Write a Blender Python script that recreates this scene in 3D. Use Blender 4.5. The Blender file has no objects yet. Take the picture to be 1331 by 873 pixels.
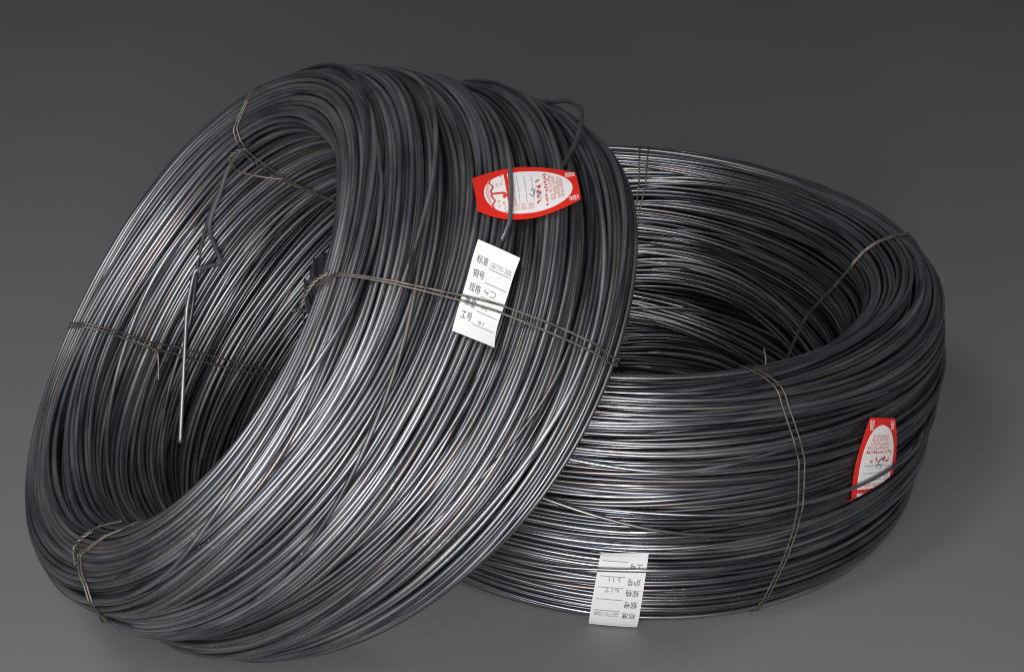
import bpy, math, random
import numpy as np
from mathutils import Matrix, Vector

random.seed(7)
rng = np.random.default_rng(11)
sc = bpy.context.scene
col = sc.collection
TAU = 2 * math.pi

# ------------------------------------------------------------------ camera
cam_data = bpy.data.cameras.new('camera')
cam = bpy.data.objects.new('camera', cam_data)
col.objects.link(cam)
CAM_POS = np.array([-0.15598, -2.20754, 1.37632])
RIGHT = np.array([0.999584, 0.013486, 0.025487])
UP = np.array([-0.028835, 0.467499, 0.883523])
FWD = np.array([0.0, 0.883891, -0.467694])
m = Matrix.Identity(4)
for i in range(3):
    m[i][0], m[i][1], m[i][2], m[i][3] = RIGHT[i], UP[i], -FWD[i], CAM_POS[i]
cam.matrix_world = m
cam_data.sensor_width = 36.0
cam_data.lens = 36.0 * 2341.36 / 1331.0
cam_data.clip_end = 100.0
sc.camera = cam

# ------------------------------------------------------------------ world, studio lamp and added lamps
world = bpy.data.worlds.new('World')
sc.world = world
world.use_nodes = True
bg = world.node_tree.nodes['Background']
bg.inputs[0].default_value = (0.84, 0.91, 1.0, 1)
bg.inputs[1].default_value = 0.088


def area_lamp(name, loc, target, size, energy, color=(1, 1, 1), shape='DISK', size_y=None):
    l = bpy.data.lights.new(name, 'AREA')
    l.shape = shape
    l.size = size
    if size_y:
        l.size_y = size_y
    l.energy = energy
    l.color = color
    o = bpy.data.objects.new(name, l)
    col.objects.link(o)
    o.location = loc
    o.rotation_euler = (Vector(target) - Vector(loc)).to_track_quat('-Z', 'Y').to_euler()
    return o


area_lamp('strip_softbox', (-0.20, -3.60, 1.75), (-0.10, 0.3, 0.2), 0.36, 98, (1.0, 0.95, 0.91), 'RECTANGLE', 2.8)
area_lamp('added_glint_lamp', (-1.40, -2.00, 3.40), (0.0, 0.2, 0.2), 0.85, 34, (1.0, 0.93, 0.88))  # added lamp, brings glints onto the flat coil's far inner wall
area_lamp('added_fill_lamp', (-0.95, -2.75, 0.95), (-0.2, -0.1, 0.25), 1.3, 33, (1.0, 0.985, 0.97))  # added fill, brightens the lower front of the tilted coil

sc.view_settings.view_transform = 'Standard'
sc.view_settings.look = 'None'
sc.view_settings.gamma = 1.0
sc.view_settings.use_curve_mapping = False
sc.view_settings.exposure = 0.0
sc.cycles.use_denoising = True
sc.cycles.filter_width = 1.0
sc.cycles.sample_clamp_indirect = 3.0
sc.cycles.max_bounces = 6


# ------------------------------------------------------------------ materials
def new_mat(name):
    mt = bpy.data.materials.new(name)
    mt.use_nodes = True
    nt = mt.node_tree
    return mt, nt, nt.nodes['Principled BSDF']


def steel_material(name, rough_lo, rough_hi):
    mt, nt, b = new_mat(name)
    N, L = nt.nodes, nt.links
    geo = N.new('ShaderNodeNewGeometry')
    info = N.new('ShaderNodeObjectInfo')
    # slow patches of bare and oxidised steel along the wire
    n1 = N.new('ShaderNodeTexNoise')
    n1.inputs['Scale'].default_value = 9.0
    n1.inputs['Detail'].default_value = 4.0
    add = N.new('ShaderNodeVectorMath')
    add.operation = 'ADD'
    mul = N.new('ShaderNodeVectorMath')
    mul.operation = 'SCALE'
    comb = N.new('ShaderNodeCombineXYZ')
    for k in range(3):
        L.new(info.outputs['Random'], comb.inputs[k])
    L.new(comb.outputs[0], mul.inputs[0])
    mul.inputs['Scale'].default_value = 7.0
    L.new(geo.outputs['Position'], add.inputs[0])
    L.new(mul.outputs[0], add.inputs[1])
    L.new(add.outputs[0], n1.inputs['Vector'])
    ramp = N.new('ShaderNodeValToRGB')
    e = ramp.color_ramp.elements
    e[0].position, e[0].color = 0.30, (0.088, 0.097, 0.124, 1)
    e[1].position, e[1].color = 0.72, (0.325, 0.331, 0.355, 1)
    L.new(n1.outputs['Fac'], ramp.inputs['Fac'])
    # each strand a little lighter or darker
    mr = N.new('ShaderNodeMapRange')
    mr.inputs['To Min'].default_value = 0.50
    mr.inputs['To Max'].default_value = 1.50
    L.new(info.outputs['Random'], mr.inputs['Value'])
    vm = N.new('ShaderNodeVectorMath')
    vm.operation = 'SCALE'
    L.new(ramp.outputs['Color'], vm.inputs[0])
    L.new(mr.outputs[0], vm.inputs['Scale'])
    # faint rust film in patches
    n2 = N.new('ShaderNodeTexNoise')
    n2.inputs['Scale'].default_value = 5.5
    n2.inputs['Detail'].default_value = 6.0
    L.new(add.outputs[0], n2.inputs['Vector'])
    r2 = N.new('ShaderNodeValToRGB')
    r2.color_ramp.elements[0].position = 0.53
    r2.color_ramp.elements[0].color = (0, 0, 0, 1)
    r2.color_ramp.elements[1].position = 0.80
    r2.color_ramp.elements[1].color = (0.55, 0.55, 0.55, 1)
    L.new(n2.outputs['Fac'], r2.inputs['Fac'])
    mix = N.new('ShaderNodeMix')
    mix.data_type = 'RGBA'
    L.new(r2.outputs['Color'], mix.inputs[0])
    L.new(vm.outputs[0], mix.inputs[6])
    mix.inputs[7].default_value = (0.40, 0.31, 0.25, 1)
    # pale scuffs
    n3 = N.new('ShaderNodeTexNoise')
    n3.inputs['Scale'].default_value = 260.0
    n3.inputs['Detail'].default_value = 3.0
    L.new(geo.outputs['Position'], n3.inputs['Vector'])
    n4 = N.new('ShaderNodeTexNoise')
    n4.inputs['Scale'].default_value = 14.0
    L.new(geo.outputs['Position'], n4.inputs['Vector'])
    pr = N.new('ShaderNodeMath')
    pr.operation = 'MULTIPLY'
    L.new(n3.outputs['Fac'], pr.inputs[0])
    L.new(n4.outputs['Fac'], pr.inputs[1])
    r3 = N.new('ShaderNodeValToRGB')
    r3.color_ramp.elements[0].position = 0.43
    r3.color_ramp.elements[0].color = (0, 0, 0, 1)
    r3.color_ramp.elements[1].position = 0.47
    r3.color_ramp.elements[1].color = (0.4, 0.4, 0.4, 1)
    L.new(pr.outputs[0], r3.inputs['Fac'])
    mix2 = N.new('ShaderNodeMix')
    mix2.data_type = 'RGBA'
    L.new(r3.outputs['Color'], mix2.inputs[0])
    L.new(mix.outputs[2], mix2.inputs[6])
    mix2.inputs[7].default_value = (0.62, 0.61, 0.60, 1)
    L.new(mix2.outputs[2], b.inputs['Base Color'])
    b.inputs['Metallic'].default_value = 0.93
    rr = N.new('ShaderNodeMapRange')
    rr.inputs['To Min'].default_value = rough_lo
    rr.inputs['To Max'].default_value = rough_hi
    L.new(n1.outputs['Fac'], rr.inputs['Value'])
    rs = N.new('ShaderNodeMapRange')
    rs.inputs['To Min'].default_value = -0.07
    rs.inputs['To Max'].default_value = 0.07
    fr = N.new('ShaderNodeMath')
    fr.operation = 'FRACT'
    m9 = N.new('ShaderNodeMath')
    m9.operation = 'MULTIPLY'
    m9.inputs[1].default_value = 13.7
    L.new(info.outputs['Random'], m9.inputs[0])
    L.new(m9.outputs[0], fr.inputs[0])
    L.new(fr.outputs[0], rs.inputs['Value'])
    ad = N.new('ShaderNodeMath')
    ad.operation = 'ADD'
    L.new(rr.outputs[0], ad.inputs[0])
    L.new(rs.outputs[0], ad.inputs[1])
    L.new(ad.outputs[0], b.inputs['Roughness'])
    bump = N.new('ShaderNodeBump')
    bump.inputs['Strength'].default_value = 0.07
    bump.inputs['Distance'].default_value = 0.0002
    L.new(n3.outputs['Fac'], bump.inputs['Height'])
    L.new(bump.outputs[0], b.inputs['Normal'])
    return mt


def plain_material(name, color, rough=0.6, metal=0.0, vary=0.0, scale=60.0):
    mt, nt, b = new_mat(name)
    b.inputs['Roughness'].default_value = rough
    b.inputs['Metallic'].default_value = metal
    b.inputs['Base Color'].default_value = (*color, 1)
    if vary:
        N, L = nt.nodes, nt.links
        geo = N.new('ShaderNodeNewGeometry')
        n = N.new('ShaderNodeTexNoise')
        n.inputs['Scale'].default_value = scale
        n.inputs['Detail'].default_value = 5.0
        L.new(geo.outputs['Position'], n.inputs['Vector'])
        r = N.new('ShaderNodeValToRGB')
        r.color_ramp.elements[0].position = 0.3
        r.color_ramp.elements[1].position = 0.7
        r.color_ramp.elements[0].color = (*[c * (1 - vary) for c in color], 1)
        r.color_ramp.elements[1].color = (*[min(1, c * (1 + vary)) for c in color], 1)
        L.new(n.outputs['Fac'], r.inputs['Fac'])
        L.new(r.outputs['Color'], b.inputs['Base Color'])
    return mt


M_STEEL = steel_material('drawn_steel_wire', 0.33, 0.53)
M_BRIGHT = steel_material('bright_drawn_steel_wire', 0.22, 0.42)
M_TIE = plain_material('dull_binding_wire', (0.155, 0.140, 0.122), 0.5, 0.7, 0.45, 90.0)
M_FLOOR = plain_material('grey_studio_floor', (0.184, 0.188, 0.193), 0.9, 0.0, 0.025, 3.0)
M_WHITE = plain_material('white_paper', (0.74, 0.75, 0.77), 0.55, 0.0, 0.02, 200.0)
M_RED = plain_material('red_card', (0.66, 0.022, 0.012), 0.35, 0.0, 0.05, 150.0)
M_REDINK = plain_material('red_ink', (0.62, 0.05, 0.045), 0.5)
M_PALEINK = plain_material('faded_red_ink', (0.70, 0.36, 0.36), 0.5)
M_BLACKINK = plain_material('black_ink', (0.10, 0.10, 0.115), 0.5)
M_GREYINK = plain_material('grey_ink', (0.33, 0.33, 0.35), 0.5)
M_PEN = plain_material('blue_pen_ink', (0.20, 0.22, 0.30), 0.5)
M_PAPERINK = plain_material('white_ink', (0.85, 0.80, 0.78), 0.5)


# ------------------------------------------------------------------ mesh helpers
def mesh_obj(name, V, F, mat, parent=None, smooth=True):
    me = bpy.data.meshes.new(name)
    V = np.asarray(V, dtype=np.float32)
    if isinstance(F, np.ndarray) and F.ndim == 2:
        nf, k = F.shape
        me.vertices.add(len(V))
        me.vertices.foreach_set('co', V.ravel())
        me.loops.add(nf * k)
        me.loops.foreach_set('vertex_index', F.astype(np.int32).ravel())
        me.polygons.add(nf)
        me.polygons.foreach_set('loop_start', np.arange(0, nf * k, k, dtype=np.int32))
        me.update(calc_edges=True)
    else:
        me.from_pydata([tuple(map(float, v)) for v in V], [], [list(map(int, f)) for f in F])
    me.polygons.foreach_set('use_smooth', [smooth] * len(me.polygons))
    me.materials.append(mat)
    me.update()
    o = bpy.data.objects.new(name, me)
    col.objects.link(o)
    if parent is not None:
        o.parent = parent
    return o


def tube(P, rad, sides=8, closed=False):
    """Round wire swept along the polyline P; returns (verts, quads)."""
    P = np.asarray(P, float)
    n = len(P)
    if closed:
        T = np.roll(P, -1, 0) - np.roll(P, 1, 0)
    else:
        T = np.gradient(P, axis=0)
    T /= np.linalg.norm(T, axis=1)[:, None]
    U = np.zeros_like(P)
    ref = np.array([0.3, 0.5, 0.81])
    u = ref - T[0] * (ref @ T[0])
    for i in range(n):
        u = u - T[i] * (u @ T[i])
        u = u / np.linalg.norm(u)
        U[i] = u
    W = np.cross(T, U)
    if closed:            # undo the frame's twist so the seam closes
        u = U[-1] - T[0] * (U[-1] @ T[0])
        u /= np.linalg.norm(u)
        ang = math.atan2(u @ W[0], u @ U[0])
        a = -ang * np.arange(n) / n
        U, W = U * np.cos(a)[:, None] + W * np.sin(a)[:, None], W * np.cos(a)[:, None] - U * np.sin(a)[:, None]
    ang = np.arange(sides) * TAU / sides
    V = P[:, None] + rad * (np.cos(ang)[None, :, None] * U[:, None] + np.sin(ang)[None, :, None] * W[:, None])
    i = np.arange(n if closed else n - 1)[:, None]
    j = np.arange(sides)[None, :]
    i2, j2 = (i + 1) % n, (j + 1) % sides
    F = np.stack([i * sides + j, i * sides + j2, i2 * sides + j2, i2 * sides + j], -1).reshape(-1, 4)
    V = V.reshape(-1, 3)
    if not closed:        # cap the ends with quads fanned over a centre
        c0, c1 = len(V), len(V) + 1
        V = np.vstack([V, P[:1], P[-1:]])
        cap = []
        for k in range(0, sides, 2):
            a, b_, c = k, (k + 1) % sides, (k + 2) % sides
            cap.append((c0, c, b_, a))
            o = (n - 1) * sides
            cap.append((c1, o + a, o + b_, o + c))
        F = np.vstack([F, np.array(cap)])
    return V, F


def join(parts):
    V, F, o = [], [], 0
    for v, f in parts:
        V.append(v)
        F.append(f + o)
        o += len(v)
    return np.vstack(V), np.vstack(F)


def spline(C, n):
    """Catmull-Rom through the control points."""
    C = np.asarray(C, float)
    k = len(C)
    E = np.vstack([2 * C[0] - C[1], C, 2 * C[-1] - C[-2]])
    out = []
    for t in np.linspace(0, k - 1, n):
        i = min(int(t), k - 2)
        f = t - i
        p0, p1, p2, p3 = E[i], E[i + 1], E[i + 2], E[i + 3]
        out.append(0.5 * (2 * p1 + (p2 - p0) * f + (2 * p0 - 5 * p1 + 4 * p2 - p3) * f * f + (3 * p1 - p0 - 3 * p2 + p3) * f ** 3))
    return np.array(out)


def harmonics(amp, n0=1, n1=5, fall=0.7):
    k = np.arange(n0, n1 + 1)
    a = amp * rng.standard_normal(len(k)) / k ** fall
    p = rng.uniform(0, TAU, len(k))
    return lambda th: (a[:, None] * np.cos(k[:, None] * np.atleast_1d(th)[None] + p[:, None])).sum(0)


# ------------------------------------------------------------------ the floor
S = 14.0
floor = mesh_obj('floor', [(-S, -S, 0), (S, -S, 0), (S, S, 0), (-S, S, 0)], np.array([[0, 1, 2, 3]]), M_FLOOR, smooth=False)
floor['kind'] = 'structure'
floor['label'] = 'plain matt grey studio floor'


# ------------------------------------------------------------------ coils
class Coil:
    """A ring of wire: section a rounded rectangle, points given by
    th (angle round the ring), u (0..1 round the section: 0 outside, .25 mouth rim,
    .5 inside, .75 lower rim) and off (metres outwards from the mean surface)."""

    def __init__(self, Ri, Ro, H, origin, axes, shear, taper, e, f, sag=0.0, slope=0.0, n=4.0):
        self.sag = sag
        self.slope = slope
        self.hanks = []
        self.Ri, self.Ro, self.H = Ri, Ro, H
        self.origin, self.axes = np.array(origin), np.array(axes)
        self.shear, self.taper, self.e, self.f = shear, taper, e, f
        p = np.linspace(0, TAU, 2001)
        c, s = np.cos(p), np.sin(p)
        k = (abs(c) ** n + abs(s) ** n) ** (-1 / n)
        r = (Ri + Ro) / 2 + (Ro - Ri) / 2 * c * k
        z = H / 2 * s * k
        L = np.r_[0, np.cumsum(np.hypot(np.diff(r), np.diff(z)))]
        self.L = L[-1]
        self.tu, self.tr, self.tz = L / L[-1], r, z
        dr, dz = np.gradient(r), np.gradient(z)
        l = np.hypot(dr, dz)
        self.nr, self.nz = dz / l, -dr / l

    def section(self, u, off):
        u = np.mod(u, 1.0)
        nr, nz = np.interp(u, self.tu, self.nr), np.interp(u, self.tu, self.nz)
        l = np.hypot(nr, nz)
        return np.interp(u, self.tu, self.tr) + nr / l * off, np.interp(u, self.tu, self.tz) + nz / l * off

    def lift(self, th, r, z):
        """section coordinates -> local coordinates of the coil (slumped ring)"""
        w = np.clip(z / self.H, -0.6, 0.6)
        mid = (self.Ri + self.Ro) / 2
        r = r - self.slope * (0.5 - w) * np.clip((mid - r) / (mid - self.Ri), 0, 1)
        k = 1 + (self.e[0] + self.f[0] * w) * np.cos(2 * th) + (self.e[1] + self.f[1] * w) * np.sin(2 * th) + self.taper * w
        z = np.where(z < 0, z * (1 + self.sag * np.clip(np.cos(th - 0.35), 0, 1) ** 0.8), z)
        return np.stack([r * np.cos(th) * k + self.shear[0] * z, r * np.sin(th) * k + self.shear[1] * z, z + 0 * th], -1)

    def point(self, th, u, off):
        th, u, off = np.broadcast_arrays(*[np.asarray(q, float) for q in (th, u, off)])
        r, z = self.section(u, off)
        return self.lift(th, r, z)

    def hank(self, u0):
        """the turns gather into thick hanks with grooves between them: radial offset and index"""
        for k, (lo, hi, depth) in enumerate(self.hanks):
            v = (u0 - lo) % 1.0
            if v < hi - lo:
                q = v / (hi - lo)
                return depth * (max(0.0, 1 - abs(2 * q - 1) ** 2.2) ** 0.6 - 0.72), k
        return 0.0, 0

    def to_world(self, P):
        return P @ self.axes + self.origin

    def from_world(self, P):
        return (np.asarray(P, float) - self.origin) @ self.axes.T


def build_coil(C, root, d, counts, seg, bundle, riders, strand_amp, name, mat):
    """Lay the turns of wire in three layers; every visible turn is its own part."""
    C.loops = []          # (u(th), off(th)) samples on a common grid
    C.d = d
    th = np.arange(seg) * TAU / seg
    sway = [harmonics(bundle['sway'], 1, 4, 0.5) for _ in C.hanks]
    swell = [harmonics(0.0009, 1, 3) for _ in C.hanks]
    for layer, n in enumerate(counts):
        k = 0
        while k < n:
            size = min(n - k, int(rng.integers(*bundle['size'])))
            sh, ra = harmonics(bundle['shift'], 1, 4), harmonics(bundle['rise'], 1, 4)
            lean = rng.normal(0, bundle['rise'] * 0.5)
            for q in range(size):
                u0 = (k + q + 0.5) / n + rng.normal(0, 0.16) / n
                hump = bundle['hump'] * (math.sin(math.pi * (q + 0.5) / size) - 0.6)
                s1, r1 = harmonics(strand_amp[0], 1, 5, 0.8), harmonics(strand_amp[1], 1, 5, 0.7)
                u = u0 + (sh(th) + s1(th)) / C.L
                off = -d * (0.5 + 0.9 * layer) + np.clip(ra(th) + lean, -0.010, 0.007) + hump + np.clip(r1(th), -0.003, 0.003)
                off = off + rng.normal(0, 0.23 * d)
                # ends of the section stay level so that the coil rests flat
                flat = np.exp(-((np.mod(u, 1) - 0.75) / 0.09) ** 2)
                off = off * (1 - flat) + flat * (-d * (0.5 + 0.9 * layer))
                off = np.minimum(off, -d * 0.9 * layer + 0.005)
                rise, hk = C.hank(u0)
                off = off + rise * (1 - flat) + swell[hk](th)
                u = u + sway[hk](th) / C.L
                C.loops.append((u, off, layer))
            k += size
    for ctrl in riders:   # single turns that lie across the others
        t, uu, oo, wd = ctrl['th'], ctrl['u'], ctrl['off'], ctrl.get('blend', 0.5)
        base = harmonics(0.010, 1, 3)
        tt = np.array(t)
        tc = tt.mean()
        x = (th - tc + math.pi) % TAU - math.pi + tc
        order = np.argsort(tt)
        ui = np.interp(x, tt[order], np.array(uu)[order])
        gap = np.maximum(np.maximum(tt.min() - x, x - tt.max()), 0)
        wd = np.where(x < tc, *wd) if isinstance(wd, tuple) else wd
        fade = np.exp(-(gap / wd) ** 2)
        off = oo * fade + (-0.9 * d) * (1 - fade)
        u = ui + base(th) / C.L * (1 - fade) * (0.15 if ctrl.get('over') else 1.0)
        idx = np.argsort(x)
        us = u[idx].copy()
        for _ in range(3):
            us[2:-2] = (us[:-4] + us[1:-3] + us[2:-2] + us[3:-1] + us[4:]) / 5
        e = 6             # close the turn without a jump
        us[:e] = us[:e] * np.linspace(0, 1, e) + us[-1] * np.linspace(1, 0, e) if abs(us[0] - us[-1]) > 1e-4 else us[:e]
        u[idx] = us
        C.loops.append((u, off, -1 if ctrl.get('over') else 0))
    C.th = th
    parts = []
    for u, off, layer in C.loops:
        P = C.point(th, u, off)
        if layer < 2:
            v, f = tube(P, d * 0.5 * rng.uniform(0.97, 1.02), 10, True)
        else:
            v, f = tube(P[::2], d * 0.5, 6, True)
        parts.append((v, f, layer))
    for v, f, layer in parts:
        if layer < 2:
            mesh_obj(name, v, f, mat, root)
    # the packed heart of the coil, never seen strand by strand
    core = [(v, f) for v, f, layer in parts if layer == 2]
    t2 = np.arange(64) * TAU / 64
    for dep in (5.4, 6.6):
        n = int(counts[-1] * 0.72)
        for k in range(n):
            core.append(tube(C.point(t2, (k + rng.uniform(-.2, .2)) / n, -d * dep), d * 0.5, 5, True))
    o = mesh_obj('wire_core', *join(core), mat, root)
    o['kind'] = 'stuff'
    o['label'] = 'packed inner turns of wire'


def top_off(C, th0, th1, u0, u1):
    """height of the highest wire surface inside a window of the coil"""
    best = -1.0
    sel = ((C.th - th0) % TAU) <= ((th1 - th0) % TAU)
    for u, off, layer in C.loops:
        if layer > 1 or layer < 0:
            continue
        w = ((u[sel] - u0) % 1.0) <= ((u1 - u0) % 1.0)
        if w.any():
            best = max(best, off[sel][w].max())
    return best + C.d * 0.5


def hull2(P):
    P = sorted(map(tuple, P))
    def half(pts):
        h = []
        for p in pts:
            while len(h) > 1 and (h[-1][0] - h[-2][0]) * (p[1] - h[-2][1]) - (h[-1][1] - h[-2][1]) * (p[0] - h[-2][0]) <= 0:
                h.pop()
            h.append(p)
        return h
    a, b = half(P), half(P[::-1])
    return np.array(a[:-1] + b[:-1])


def tie_paths(C, ctrl, rad, spread=0.0025, over=()):
    """A doubled binding wire pulled tight round the section; ctrl = (u, th) pairs."""
    cu = np.array([c[0] for c in ctrl])
    ct = np.array([c[1] for c in ctrl])
    o = np.argsort(cu)
    cu, ct = cu[o], ct[o]
    def th_of(u):
        return np.interp(np.mod(u - cu[0], 1.0) + cu[0], np.r_[cu, cu[0] + 1], np.r_[ct, ct[0]])
    strands = []
    for sgn in (-1, 1):
        pts = []
        for u, off, layer in C.loops:
            if layer > 1:
                continue
            um = float(np.mod(u.mean(), 1.0))
            t = float(th_of(um))
            i = int(round((t % TAU) / TAU * len(C.th))) % len(C.th)
            r, z = C.section(u[i], off[i])
            rr = C.d * 0.5 + rad * 1.05
            for a in np.arange(12) * TAU / 12:
                pts.append((float(r) + rr * math.cos(a), float(z) + rr * math.sin(a)))
        for u, off in over:
            r, z = C.section(u, off + rad * 1.3)
            pts.append((float(r), float(z)))
        h = hull2(pts)
        h = np.vstack([h, h[:1]])
        L = np.r_[0, np.cumsum(np.hypot(*np.diff(h, axis=0).T))]
        q = np.linspace(0, L[-1], 180, endpoint=False)
        r, z = np.interp(q, L, h[:, 0]), np.interp(q, L, h[:, 1])
        near = ((r[:, None] - C.tr[None]) ** 2 + (z[:, None] - C.tz[None]) ** 2).argmin(1)
        u = C.tu[near]
        t = th_of(u)
        ph = rng.uniform(0, TAU)
        t = t + sgn * (spread * (1 + 0.55 * np.sin(q * 17 + ph))) / np.maximum(r, 0.2)
        strands.append(C.lift(t, r, z))
    return strands


def add_tie(C, root, ctrl, label, knot=None, tail=None, rad=0.0012, spread=0.0025, extra=(), over=()):
    parts = [tube(p, rad, 6, True) for p in tie_paths(C, ctrl, rad, spread, over)]
    if knot is not None:
        K = spline([C.point(*k) for k in knot], 70)
        T = np.gradient(K, axis=0)
        T /= np.linalg.norm(T, axis=1)[:, None]
        A = np.cross(T, np.array([0.2, 0.3, 0.93]))
        A /= np.linalg.norm(A, axis=1)[:, None]
        B = np.cross(T, A)
        arc = np.r_[0, np.cumsum(np.linalg.norm(np.diff(K, axis=0), axis=1))]
        w = arc / 0.014 * TAU
        for s in (0, math.pi):
            parts.append(tube(K + rad * 1.15 * (np.cos(w + s)[:, None] * A + np.sin(w + s)[:, None] * B), rad, 6))
    if tail is not None:
        parts.append(tube(spline([C.point(*k) for k in tail], 40), rad, 6))
    for e in extra:
        parts.append(tube(spline([C.point(*k) for k in e], 40), rad, 6))
    o = mesh_obj('binding_wire', *join(parts), M_TIE, root)
    o['label'] = label
    return o


def make_root(name, C, label, group):
    root = bpy.data.objects.new(name, None)
    col.objects.link(root)
    mm = Matrix.Identity(4)
    for i in range(3):
        for j in range(3):
            mm[i][j] = C.axes[j][i]
        mm[i][3] = C.origin[i]
    root.matrix_world = mm
    root['label'] = label
    root['category'] = 'wire coil'
    root['group'] = group
    return root


# leaning coil
CA = Coil(0.26924, 0.37233, 0.27184, (-0.41821, -0.33615, 0.36386),
          [(-0.382716, 0.923866, 0.0), (-0.596815, -0.247234, -0.763340), (-0.705224, -0.292143, 0.645997)],
          (-0.09219, 0.19933), -0.22891, (0.00483, 0.02282), (-0.01423, -0.12209), sag=0.55, slope=0.02)
CA.hanks = [(0.182, 0.305, 0.005), (0.305, 0.385, 0.008), (0.385, 0.470, 0.008), (0.470, 0.560, 0.008), (0.560, 0.680, 0.006), (0.680, 0.835, 0.004),
            (-0.165, -0.112, 0.010), (-0.112, -0.008, 0.034), (-0.008, 0.105, 0.034), (0.105, 0.182, 0.014)]
# coil lying flat
CB = Coil(0.30304, 0.41650, 0.34300, (0.0, 0.0, 0.17150), np.eye(3),
          (-0.04878, 0.02579), 0.080, (0.02004, -0.008), (0.0, 0.0), slope=0.055, n=3.2)
GROUP = 'two coils of dark steel wire'
rootA = make_root('wire_coil', CA, 'tilted coil of dark steel wire leaning on the coil that lies flat', GROUP)
CB.hanks = [(0.19, 0.30, 0.004), (0.30, 0.37, 0.008), (0.37, 0.45, 0.008), (0.45, 0.53, 0.009), (0.53, 0.60, 0.008), (0.60, 0.69, 0.006), (0.69, 0.82, 0.003),
            (-0.18, -0.105, 0.005), (-0.105, -0.045, 0.014), (-0.045, 0.035, 0.015), (0.035, 0.115, 0.014), (0.115, 0.19, 0.008)]
rootB = make_root('wire_coil', CB, 'coil of dark steel wire lying flat on the grey floor behind the tilted one', GROUP)

build_coil(CA, rootA, 0.0053, (129, 121, 112), 176,
           dict(size=(5, 14), shift=0.0030, rise=0.0012, hump=0.0020, sway=0.0055),
           [dict(th=[4.05, 4.2726, 4.36], u=[0.0285, 0.032, 0.030], off=0.0150, blend=(0.09, 0.42), over=True),
            dict(th=[2.604, 2.8833, 3.2184], u=[0.175, 0.195, 0.2075], off=0.0062),
            dict(th=[0.2, 0.9, 1.5], u=[0.37, 0.39, 0.40], off=0.002),
            dict(th=[5.9, 6.3, 6.7], u=[0.36, 0.42, 0.50], off=0.0045),
            dict(th=[2.2, 2.9, 3.4, 3.9], u=[0.02, 0.06, 0.10, 0.13], off=0.0055),
            dict(th=[2.3, 3.0, 3.6], u=[0.93, 0.955, 0.90], off=0.0055),
            dict(th=[3.9, 4.4, 4.9], u=[0.14, 0.12, 0.09], off=0.004),
            dict(th=[4.3, 4.8, 5.4], u=[0.21, 0.19, 0.16], off=0.004),
            dict(th=[3.2, 3.7, 4.5], u=[0.89, 0.87, 0.91], off=0.005)],
           (0.0014, 0.0007), 'wire_turn', M_STEEL)
build_coil(CB, rootB, 0.0053, (148, 138, 128), 176,
           dict(size=(3, 9), shift=0.0062, rise=0.0017, hump=0.0025, sway=0.0065),
           [dict(th=[4.3, 4.5029, 4.6077, 4.7473, 5.0265], u=[-0.085, -0.0825, -0.075, -0.0725, -0.075], off=0.0102, blend=0.3, over=True),
            dict(th=[4.3, 4.4192, 4.6286, 4.8101, 5.0196, 5.2], u=[0.06, 0.045, 0.0175, -0.005, -0.015, -0.016], off=0.0085),
            dict(th=[5.1, 5.2569, 5.3896, 5.5781, 5.64], u=[0.025, 0.027, 0.022, 0.027, 0.025], off=0.0124, blend=(0.3, 0.16), over=True),
            dict(th=[1.0, 1.5, 2.0], u=[0.535, 0.555, 0.57], off=0.004),
            dict(th=[4.0, 4.4, 4.8], u=[0.135, 0.12, 0.10], off=0.0045, blend=0.25)],
           (0.0022, 0.0008), 'wire_turn', M_BRIGHT)

# ------------------------------------------------------------------ binding wires
offW = min(top_off(CA, 3.66, 3.97, 0.95, 0.06), 0.0200) + 0.0003
add_tie(CA, rootA, [(0.0, 5.47), (0.2375, 5.5152), (0.3275, 5.599), (0.4475, 5.7037), (0.55, 5.74), (0.75, 5.6)],
        'doubled tie over the top rim with a looped knot',
        knot=[(5.5641, 0.33, 0.012), (5.599, 0.3225, 0.018), (5.6549, 0.325, 0.020), (5.7037, 0.3425, 0.017)],
        tail=[(5.7037, 0.3425, 0.017), (5.7177, 0.3575, 0.015), (5.6898, 0.39, 0.016), (5.6339, 0.425, 0.018)])
add_tie(CA, rootA, [(0.0, 0.54), (0.2475, 0.5585), (0.4325, 0.5794), (0.6375, 0.5166), (0.8, 0.52)],
        'doubled tie crossing the inside wall at the left',
        knot=[(0.5864, 0.3875, 0.010), (0.5934, 0.42, 0.012), (0.6004, 0.4475, 0.012)],
        tail=[(0.6004, 0.4475, 0.012), (0.6632, 0.46, 0.012), (0.74, 0.4725, 0.011)], spread=0.0040)
add_tie(CA, rootA, [(0.0175, 3.7699), (0.135, 3.7909), (0.235, 3.8188), (0.27, 3.80), (0.5, 3.75), (0.8275, 3.7071)],
        'doubled tie across the outside over the white tag, twisted at the rim',
        knot=[(3.8188, 0.225, 0.012), (3.79, 0.262, 0.011), (3.728, 0.2925, 0.010), (3.685, 0.305, 0.012), (3.665, 0.297, 0.015)], spread=0.0028,
        over=[(u, offW) for u in (0.01, 0.02, 0.03, 0.04, 0.055, 0.067)])
add_tie(CA, rootA, [(0.0, 1.5), (0.05, 1.85), (0.1025, 2.09), (0.1725, 2.20), (0.2025, 2.2), (0.2525, 2.13), (0.30, 2.3), (0.5, 2.5), (0.75, 2.2)],
        'doubled tie round the lower end with a twisted knot',
        knot=[(2.15, 0.235, 0.006), (2.095, 0.26, 0.007), (2.10, 0.28, 0.007), (2.1363, 0.2945, 0.008)],
        tail=[(2.1363, 0.2945, 0.008), (2.2, 0.300, 0.012), (2.3527, 0.303, 0.013)])
add_tie(CB, rootB, [(0.0, 1.455), (0.22, 1.4451), (0.33, 1.4412), (0.40, 1.47), (0.6, 1.60), (0.8, 1.5)],
        'doubled tie over the far rim', spread=0.0045)
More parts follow.
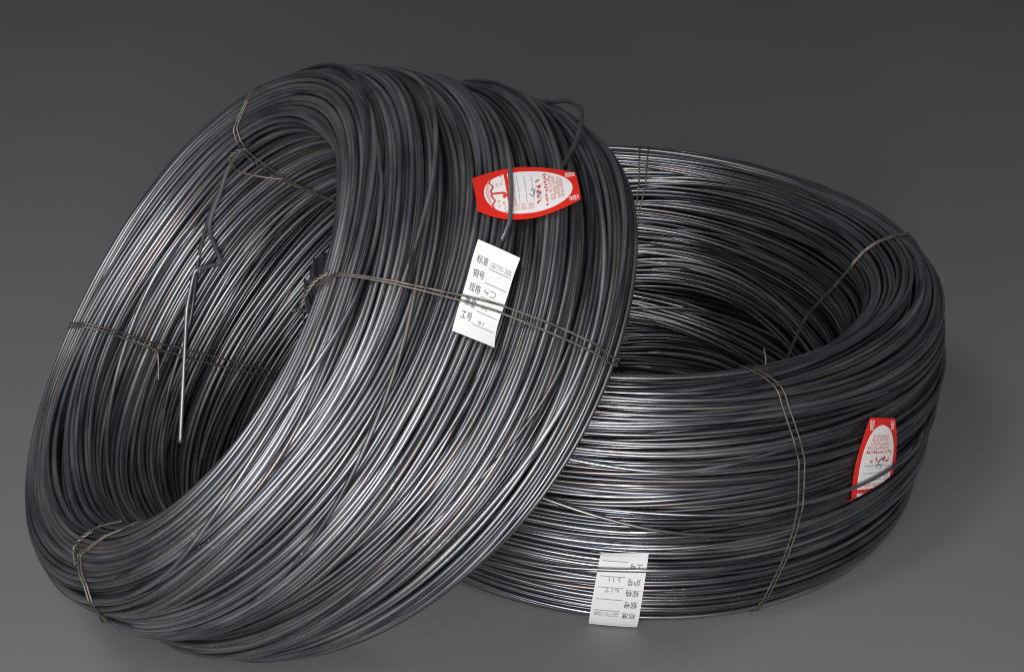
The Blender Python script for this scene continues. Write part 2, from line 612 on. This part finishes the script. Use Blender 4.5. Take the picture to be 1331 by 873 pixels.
add_tie(CB, rootB, [(0.0, 0.21), (0.2175, 0.1955), (0.2625, 0.1466), (0.3275, 0.1257), (0.3825, 0.1955), (0.455, 0.3211), (0.55, 0.38), (0.75, 0.3)],
        'doubled tie over the right rim and down the inside', spread=0.0018)
add_tie(CB, rootB, [(0.1, 5.1871), (0.1875, 5.1522), (0.2625, 5.1243), (0.5, 5.12), (0.8325, 5.1452), (0.975, 5.1801)],
        'doubled tie down the front of the outside', spread=0.0034,
        extra=[[(5.19, 0.285, -0.006), (5.195, 0.283, 0.008), (5.19, 0.281, 0.021)]])
add_tie(CB, rootB, [(0.0, 3.2), (0.25, 3.2), (0.5, 3.2), (0.75, 3.2)], 'doubled tie on the side behind the tilted coil')

# ------------------------------------------------------------------ loose wire ends
tail = spline([CA.point(*q) for q in [(5.42, 0.30, -0.026), (5.6898, 0.335, 0.003), (5.95, 0.372, 0.006), (6.1366, 0.400, 0.007), (6.24, 0.437, 0.008),
                                      (6.31, 0.468, 0.009), (6.335, 0.470, 0.010), (6.36, 0.455, 0.011), (6.40, 0.437, 0.011),
                                      (6.45, 0.440, 0.011), (6.6183, 0.465, 0.011)]], 90)
end = CA.from_world(np.array([-0.5797, -0.2251, 0.1576]) * 0.985 + CAM_POS * 0.015)
tail = np.vstack([tail, tail[-1] + (end - tail[-1]) * np.linspace(0.04, 1, 24)[:, None]])
o = mesh_obj('loose_wire_end', *tube(tail, 0.00285, 8), M_STEEL, rootA)
o['label'] = 'kinked loose wire end hanging down inside the ring'
loop = spline([CA.point(*q) for q in [(4.9, 0.885, -0.006), (4.80, 0.885, -0.004), (4.72, 0.88, 0.005), (4.665, 0.876, 0.014), (4.60, 0.874, 0.016), (4.535, 0.882, 0.013),
                                      (4.40, 0.913, 0.011), (4.29, 0.942, 0.010), (4.25, 0.953, 0.004), (4.20, 0.962, -0.002)]], 80)
o = mesh_obj('loose_wire_end', *tube(loop, 0.0027, 8), M_STEEL, rootA)
o['label'] = 'loop of loose wire standing off the upper rear rim'


# ------------------------------------------------------------------ paper tags
class Patch:
    """A small sheet laid on a coil: card coordinates (x, y) -> point."""

    def __init__(self, C, fn, off):
        self.C, self.fn, self.off = C, fn, off

    def __call__(self, XY, lift=0.0):
        XY = np.asarray(XY, float)
        t, u = self.fn(XY[:, 0], XY[:, 1])
        off = self.off(XY[:, 0], XY[:, 1]) if callable(self.off) else self.off
        return self.C.to_world(self.C.point(t, u, off + lift))


def tag_root(patch, centre, label, group, name):
    o = bpy.data.objects.new(name, None)
    col.objects.link(o)
    o.location = patch([centre])[0]
    o['label'] = label
    o['category'] = 'tag'
    o['group'] = group
    return o


def sheet(patch, xs, lo, hi, ny, lift, thick):
    """closed thin slab over x in xs and y between lo(x) and hi(x)"""
    xs = np.asarray(xs, float)
    nx = len(xs)
    Y = np.array([np.linspace(lo(x), hi(x), ny) for x in xs])
    XY = np.stack([np.repeat(xs[:, None], ny, 1), Y], -1).reshape(-1, 2)
    top, bot = patch(XY, lift), patch(XY, lift - thick)
    n = len(XY)
    F = []
    for i in range(nx - 1):
        for j in range(ny - 1):
            a = i * ny + j
            q = [a, a + ny, a + ny + 1, a + 1]
            F.append(q)
            F.append([k + n for k in q[::-1]])
    rim = [i * ny for i in range(nx)] + [(nx - 1) * ny + j for j in range(1, ny)] + [i * ny + ny - 1 for i in range(nx - 2, -1, -1)] + list(range(ny - 2, 0, -1))
    for a, b in zip(rim, rim[1:] + rim[:1]):
        F.append([a, a + n, b + n, b])
    return np.vstack([top, bot]), np.array(F)


def put(name, V, F, mat, root, smooth=False):
    V = np.asarray(V) - np.array(root.location)
    return mesh_obj(name, V, F, mat, root, smooth)


def stroke(pts, w, asp=1.0, n=None):
    """2D polyline of half-width w -> verts, quads in card coordinates; asp = card width / height per unit"""
    pts = np.asarray(pts, float)
    if n:
        pts = spline(pts, n) if len(pts) > 2 else pts[0] + (pts[1] - pts[0]) * np.linspace(0, 1, n)[:, None]
    q = pts * np.array([asp, 1.0])
    T = np.gradient(q, axis=0)
    T /= np.maximum(np.linalg.norm(T, axis=1), 1e-9)[:, None]
    Nn = np.stack([-T[:, 1], T[:, 0]], -1) * w
    a, b = (q + Nn) / [asp, 1.0], (q - Nn) / [asp, 1.0]
    V = np.vstack([a, b])
    k = len(pts)
    i = np.arange(k - 1)
    return V, np.stack([i, i + k, i + k + 1, i + 1], -1)


def text2d(body, size):
    cu = bpy.data.curves.new('lettering', 'FONT')
    cu.body = body
    cu.size = size
    cu.resolution_u = 3
    ob = bpy.data.objects.new('lettering', cu)
    col.objects.link(ob)
    bpy.context.view_layer.update()
    me = bpy.data.meshes.new_from_object(ob.evaluated_get(bpy.context.evaluated_depsgraph_get()))
    V = np.array([v.co[:2] for v in me.vertices]) if len(me.vertices) else np.zeros((0, 2))
    F = [list(p.vertices) for p in me.polygons]
    bpy.data.objects.remove(ob)
    bpy.data.curves.remove(cu)
    bpy.data.meshes.remove(me)
    return V, F


def merge2(parts):
    V, F, o = [], [], 0
    for v, f in parts:
        V.append(np.asarray(v, float).reshape(-1, 2))
        F += [[int(k) + o for k in q] for q in f]
        o += len(v)
    return np.vstack(V), F


def ink(name, parts, mat, patch, root, lift):
    V, F = merge2(parts)
    o = put(name, patch(V, lift), F, mat, root)
    if name in ('small_print', 'canopy_print', 'printed_heading', 'printed_rule'):
        o['kind'] = 'stuff'      # print too small to pick apart


def glyphs(x0, y0, x1, y1, n, direction, w):
    """print too small to read: a row of n little clusters of strokes"""
    out = []
    p0, p1 = np.array([x0, y0]), np.array([x1, y1])
    step = (p1 - p0) / n
    dirv = np.array(direction, float)
    for k in range(n):
        c = p0 + step * (k + 0.5)
        for _ in range(3):
            a = c + step * random.uniform(-.36, .36) + dirv * random.uniform(-.5, .5)
            b = c + step * random.uniform(-.36, .36) + dirv * random.uniform(-.5, .5)
            if random.random() < .5:
                b = a + step * 0.7 * (1 if random.random() < .5 else -1)
                b = c + np.clip(b - c, -abs(step) * .4 - abs(dirv) * .5, abs(step) * .4 + abs(dirv) * .5)
            out.append(stroke([a, b], w, n=2))
    return out


def white_tag(C, corners, off, label, rows, hand, pix_asp):
    """corners: (th, u) of top-left, top-right, bottom-right, bottom-left as the print reads"""
    tl, tr, br, bl = [np.array(c) for c in corners]

    def fn(x, y):
        x, y = np.asarray(x)[..., None], np.asarray(y)[..., None]
        q = (tl * (1 - x) + tr * x) * y + (bl * (1 - x) + br * x) * (1 - y)
        return q[..., 0], q[..., 1]
    patch = Patch(C, fn, off)
    root = tag_root(patch, (0.5, 0.5), label, 'white paper tags on the coils', 'paper_tag')
    put('card', *sheet(patch, np.linspace(0, 1, 14), lambda x: 0.0, lambda x: 1.0, 18, 0.0, 0.0005), M_WHITE, root, False)
    A = pix_asp            # height / width of the card
    black, grey, pen = [], [], []
    for cap, y, fill in rows:
        V, F = text2d(cap, 0.15)
        if len(V):
            V = V / [1.0, A]
            V[:, 0] = 0.08 + V[:, 0] * 0.94
            V[:, 1] += y
            black.append((V, F))
        if fill:
            V, F = text2d(fill, 0.125)
            V = V / [1.0, A]
            V[:, 0] = V[:, 0] / max(V[:, 0].max(), 1e-6) * 0.50 + 0.42
            V[:, 1] += y
            grey.append((V, F))
        grey.append(stroke([(0.40, y - 0.022), (0.93, y - 0.022)], 0.004, 1.0, 10))
    for h in hand:
        pen.append(stroke(h, 0.0045, 1.0 / A, 24))
    ink('printed_caption', black, M_BLACKINK, patch, root, 0.0007)
    ink('printed_rule', grey, M_GREYINK, patch, root, 0.0007)
    if pen:
        ink('handwriting', pen, M_PEN, patch, root, 0.0006)
    return root


def hw(x):
    return 0.58 + 0.42 * np.clip(np.sin(np.pi * np.clip(x, 0, 1)), 0, 1) ** 0.9


def red_tag(C, xa, A0, A1, xb, B0, B1, off, label, hang=None):
    """long axis x (0 umbrella end, 1 lettered end), y across; at x=xa the points at y=-ya,+ya, the same at xb"""
    ya, yb = hw(xa), hw(xb)
    A0, A1, B0, B1 = [np.array(q) for q in (A0, A1, B0, B1)]
    ca, ha = (A0 + A1) / 2, (A1 - A0) / 2 / ya
    cb, hb = (B0 + B1) / 2, (B1 - B0) / 2 / yb

    def fn(x, y):
        x, y = np.asarray(x)[..., None], np.asarray(y)[..., None]
        s = (x - xa) / (xb - xa)
        q = ca * (1 - s) + cb * s + y * (ha * (1 - s) + hb * s)
        return q[..., 0], q[..., 1]
    patch = Patch(C, fn, off)
    root = tag_root(patch, (0.6, 0.0), label, 'red tags with a white oval on the coils', 'card_tag')
    put('card', *sheet(patch, np.linspace(0, 1, 40), lambda x: -hw(x), lambda x: hw(x), 17, 0.0, 0.0006), M_RED, root, False)

    def oval(x):
        return 0.80 * math.sqrt(max(1 - abs((x - 0.515) / 0.425) ** 2.25, 0.0)) + 1e-4
    px1 = 0.515 - 0.425 * np.cos(np.linspace(0, math.acos((0.515 - 0.315) / 0.425), 16))
    px2 = 0.515 - 0.425 * np.cos(np.linspace(math.acos((0.515 - 0.352) / 0.425), math.pi, 32))
    put('emblem_panel', *sheet(patch, px1, lambda x: -oval(x), oval, 13, 0.0004, 0.0003), M_WHITE, root, False)
    put('text_panel', *sheet(patch, px2, lambda x: -oval(x), oval, 13, 0.0004, 0.0003), M_WHITE, root, False)
    asp = 2.05
    # umbrella: ribbed canopy, scalloped hem, crook handle
    em = []
    hem = [(0.150, 0.62), (0.178, 0.60), (0.156, 0.40), (0.190, 0.27), (0.160, 0.10), (0.165, 0.0), (0.160, -0.10), (0.190, -0.27), (0.156, -0.40), (0.178, -0.60), (0.150, -0.62)]
    for a, b in zip(hem[:-1], hem[1:]):
        em.append(stroke([a, b], 0.018, asp, 4))
    em.append(stroke([(0.155, 0.0), (0.20, 0.005), (0.265, 0.02), (0.284, 0.01), (0.294, -0.06), (0.288, -0.13), (0.274, -0.16)], 0.036, asp, 26))
    ink('umbrella_emblem', em, M_REDINK, patch, root, 0.0008)
    rib = []
    for y in np.linspace(-0.58, 0.58, 17):
        x0 = 0.515 - 0.425 * math.sqrt(max(1 - (abs(y) / 0.80) ** 2, 0)) + 0.012
        if x0 < 0.148:
            rib.append(stroke([(x0, y * 1.0), (0.155, y * 0.96)], 0.010, asp, 3))
    for x, yy in ((0.118, 0.36), (0.135, 0.50)):
        rib.append(stroke([(x + 0.02, yy), (x, yy * 0.5), (x - 0.006, 0), (x, -yy * 0.5), (x + 0.02, -yy)], 0.008, asp, 14))
    for y in (0.44, 0.30):
        rib += glyphs(0.215, y, 0.245, y, 1, (0, 0.14), 0.010)
        rib += glyphs(0.215, -y - .02, 0.245, -y - .02, 1, (0, 0.14), 0.010)
    for y in (0.62, 0.48, 0.34):
        rib += glyphs(0.262, y, 0.305, y, 1, (0, 0.12), 0.011)
        rib += glyphs(0.262, -y, 0.305, -y, 1, (0, 0.12), 0.011)
    ink('canopy_print', rib, M_PALEINK, patch, root, 0.0007)
    # text panel: rules with captions, one bold line, small print
    rule, bold, small = [], [], []
    for x in (0.43, 0.50, 0.57):
        rule.append(stroke([(x, -0.40), (x, 0.62)], 0.006, asp, 10))
    small += glyphs(0.385, -0.45, 0.385, 0.55, 14, (0.022, 0), 0.010)
    for x, cap in ((0.405, '标准'), (0.475, '钢号'), (0.548, '规格')):
        V, F = text2d(cap, 0.13)
        V = np.stack([x + 0.016 - V[:, 1] / asp * 1.1, -0.68 + V[:, 0]], -1)
        small.append((V, F))
    bold += glyphs(0.625, -0.55, 0.625, 0.45, 5, (0.054, 0), 0.010)
    bold += glyphs(0.695, -0.62, 0.695, 0.66, 12, (0.026, 0), 0.007)
    for x, y0, y1, n in ((0.735, -0.45, 0.62, 13), (0.772, -0.42, 0.50, 12), (0.808, -0.40, 0.45, 12), (0.842, -0.36, 0.42, 11)):
        small += glyphs(x, y0, x, y1, n, (0.022, 0), 0.010)
    pen = [stroke([(0.53, -0.10), (0.56, -0.22), (0.575, -0.05), (0.55, 0.06), (0.585, 0.04), (0.57, -0.14)], 0.011, asp, 26),
           stroke([(0.60, -0.30), (0.63, -0.12), (0.60, -0.05), (0.645, -0.18)], 0.011, asp, 20)]
    ink('printed_rule', rule, M_GREYINK, patch, root, 0.0007)
    ink('printed_heading', bold, M_REDINK, patch, root, 0.0007)
    ink('small_print', small, M_PALEINK, patch, root, 0.0007)
    ink('handwriting', pen, M_PEN, patch, root, 0.0009)
    for ch, y in (('格', -0.58), ('圆', 0.40)):
        V, F = text2d(ch, 0.20)
        V = np.stack([0.955 - V[:, 1] / asp + 0.018, y + V[:, 0] * 1.05], -1)
        ink('corner_character', [(V, F)], M_PAPERINK, patch, root, 0.0006)
    return root


ROWS = [('标准', 0.775, 'GB/T701-2008'), ('钢号', 0.62, ''), ('规格', 0.465, ''), ('重量', 0.31, ''), ('工号', 0.165, '')]
white_tag(CA, [(3.9654, 0.068), (3.9235, 0.0085), (3.6582, 0.011), (3.6792, 0.067)],
          lambda x, y: offW + 0.010 * np.clip((0.34 - y) / 0.34, 0, 1) ** 2 * (0.4 + 0.6 * x) + 0.004 * np.clip((y - 0.7) / 0.3, 0, 1) ** 2,
          'white paper tag tucked under the tie of the tilted coil', ROWS,
          [[(0.48, 0.535), (0.455, 0.505), (0.56, 0.503)], [(0.535, 0.53), (0.525, 0.478)], [(0.59, 0.535), (0.68, 0.54), (0.73, 0.515), (0.68, 0.483), (0.60, 0.482)],
           [(0.56, 0.20), (0.53, 0.185), (0.56, 0.17), (0.59, 0.185), (0.57, 0.20)], [(0.66, 0.205), (0.64, 0.168)],
           [(0.50, 0.33), (0.58, 0.345), (0.66, 0.325)]], 1.55)
offR = min(top_off(CA, 4.06, 4.24, 0.92, 0.07), 0.0200) + 0.0004
red_tag(CA, 0.0, (4.0631, 0.074), (4.1818, 0.084), 1.0, (4.1329, -0.065), (4.2377, -0.065),
        lambda x, y: offR + 0.007 * np.clip((x - 0.55) / 0.45, 0, 1) ** 1.6 * (0.6 - 0.4 * y) + 0.004 * np.clip((0.25 - x) / 0.25, 0, 1) ** 1.6,
        'red tag with umbrella emblem on the upper outside of the tilted coil')
ROWS_B = [('标准', 0.775, 'GB/T701-2008'), ('钢号', 0.62, ''), ('规格', 0.465, ''), ('炉号', 0.325, ''), ('工号', 0.14, '')]
offWB = min(top_off(CB, 4.55, 4.75, 0.80, 0.96), 0.0090) + 0.0004
white_tag(CB, [(4.7194, -0.205), (4.5588, -0.205), (4.6077, -0.0425), (4.7473, -0.0425)],
          lambda x, y: offWB + 0.006 * np.clip((0.12 - y) / 0.12, 0, 1) ** 2 * x + 0.004 * np.clip((y - 0.6) / 0.4, 0, 1) ** 2,
          'white paper tag upside down at the foot of the flat coil', ROWS_B,
          [[(0.52, 0.50), (0.50, 0.47), (0.56, 0.475), (0.55, 0.445)], [(0.64, 0.50), (0.62, 0.45)], [(0.70, 0.49), (0.76, 0.50), (0.72, 0.44)],
           [(0.50, 0.36), (0.54, 0.33), (0.50, 0.31)], [(0.62, 0.37), (0.66, 0.31)], [(0.72, 0.365), (0.74, 0.31)]], 1.55)
offRB = min(top_off(CB, 5.40, 5.58, 0.03, 0.15), 0.0090) + 0.0006


def tuck(x, y):
    # the umbrella end is pushed down between the turns of wire
    edge = 0.36 - 0.10 * y
    return offRB - 0.0005 - 0.030 * np.clip((edge - 0.015 - x) / 0.14, 0, 1)


red_tag(CB, 0.36, (5.5781, -0.013), (5.3896, 0.017), 1.0, (5.5432, 0.1135), (5.4315, 0.136), tuck,
        'red tag half tucked under a wire on the right of the flat coil')
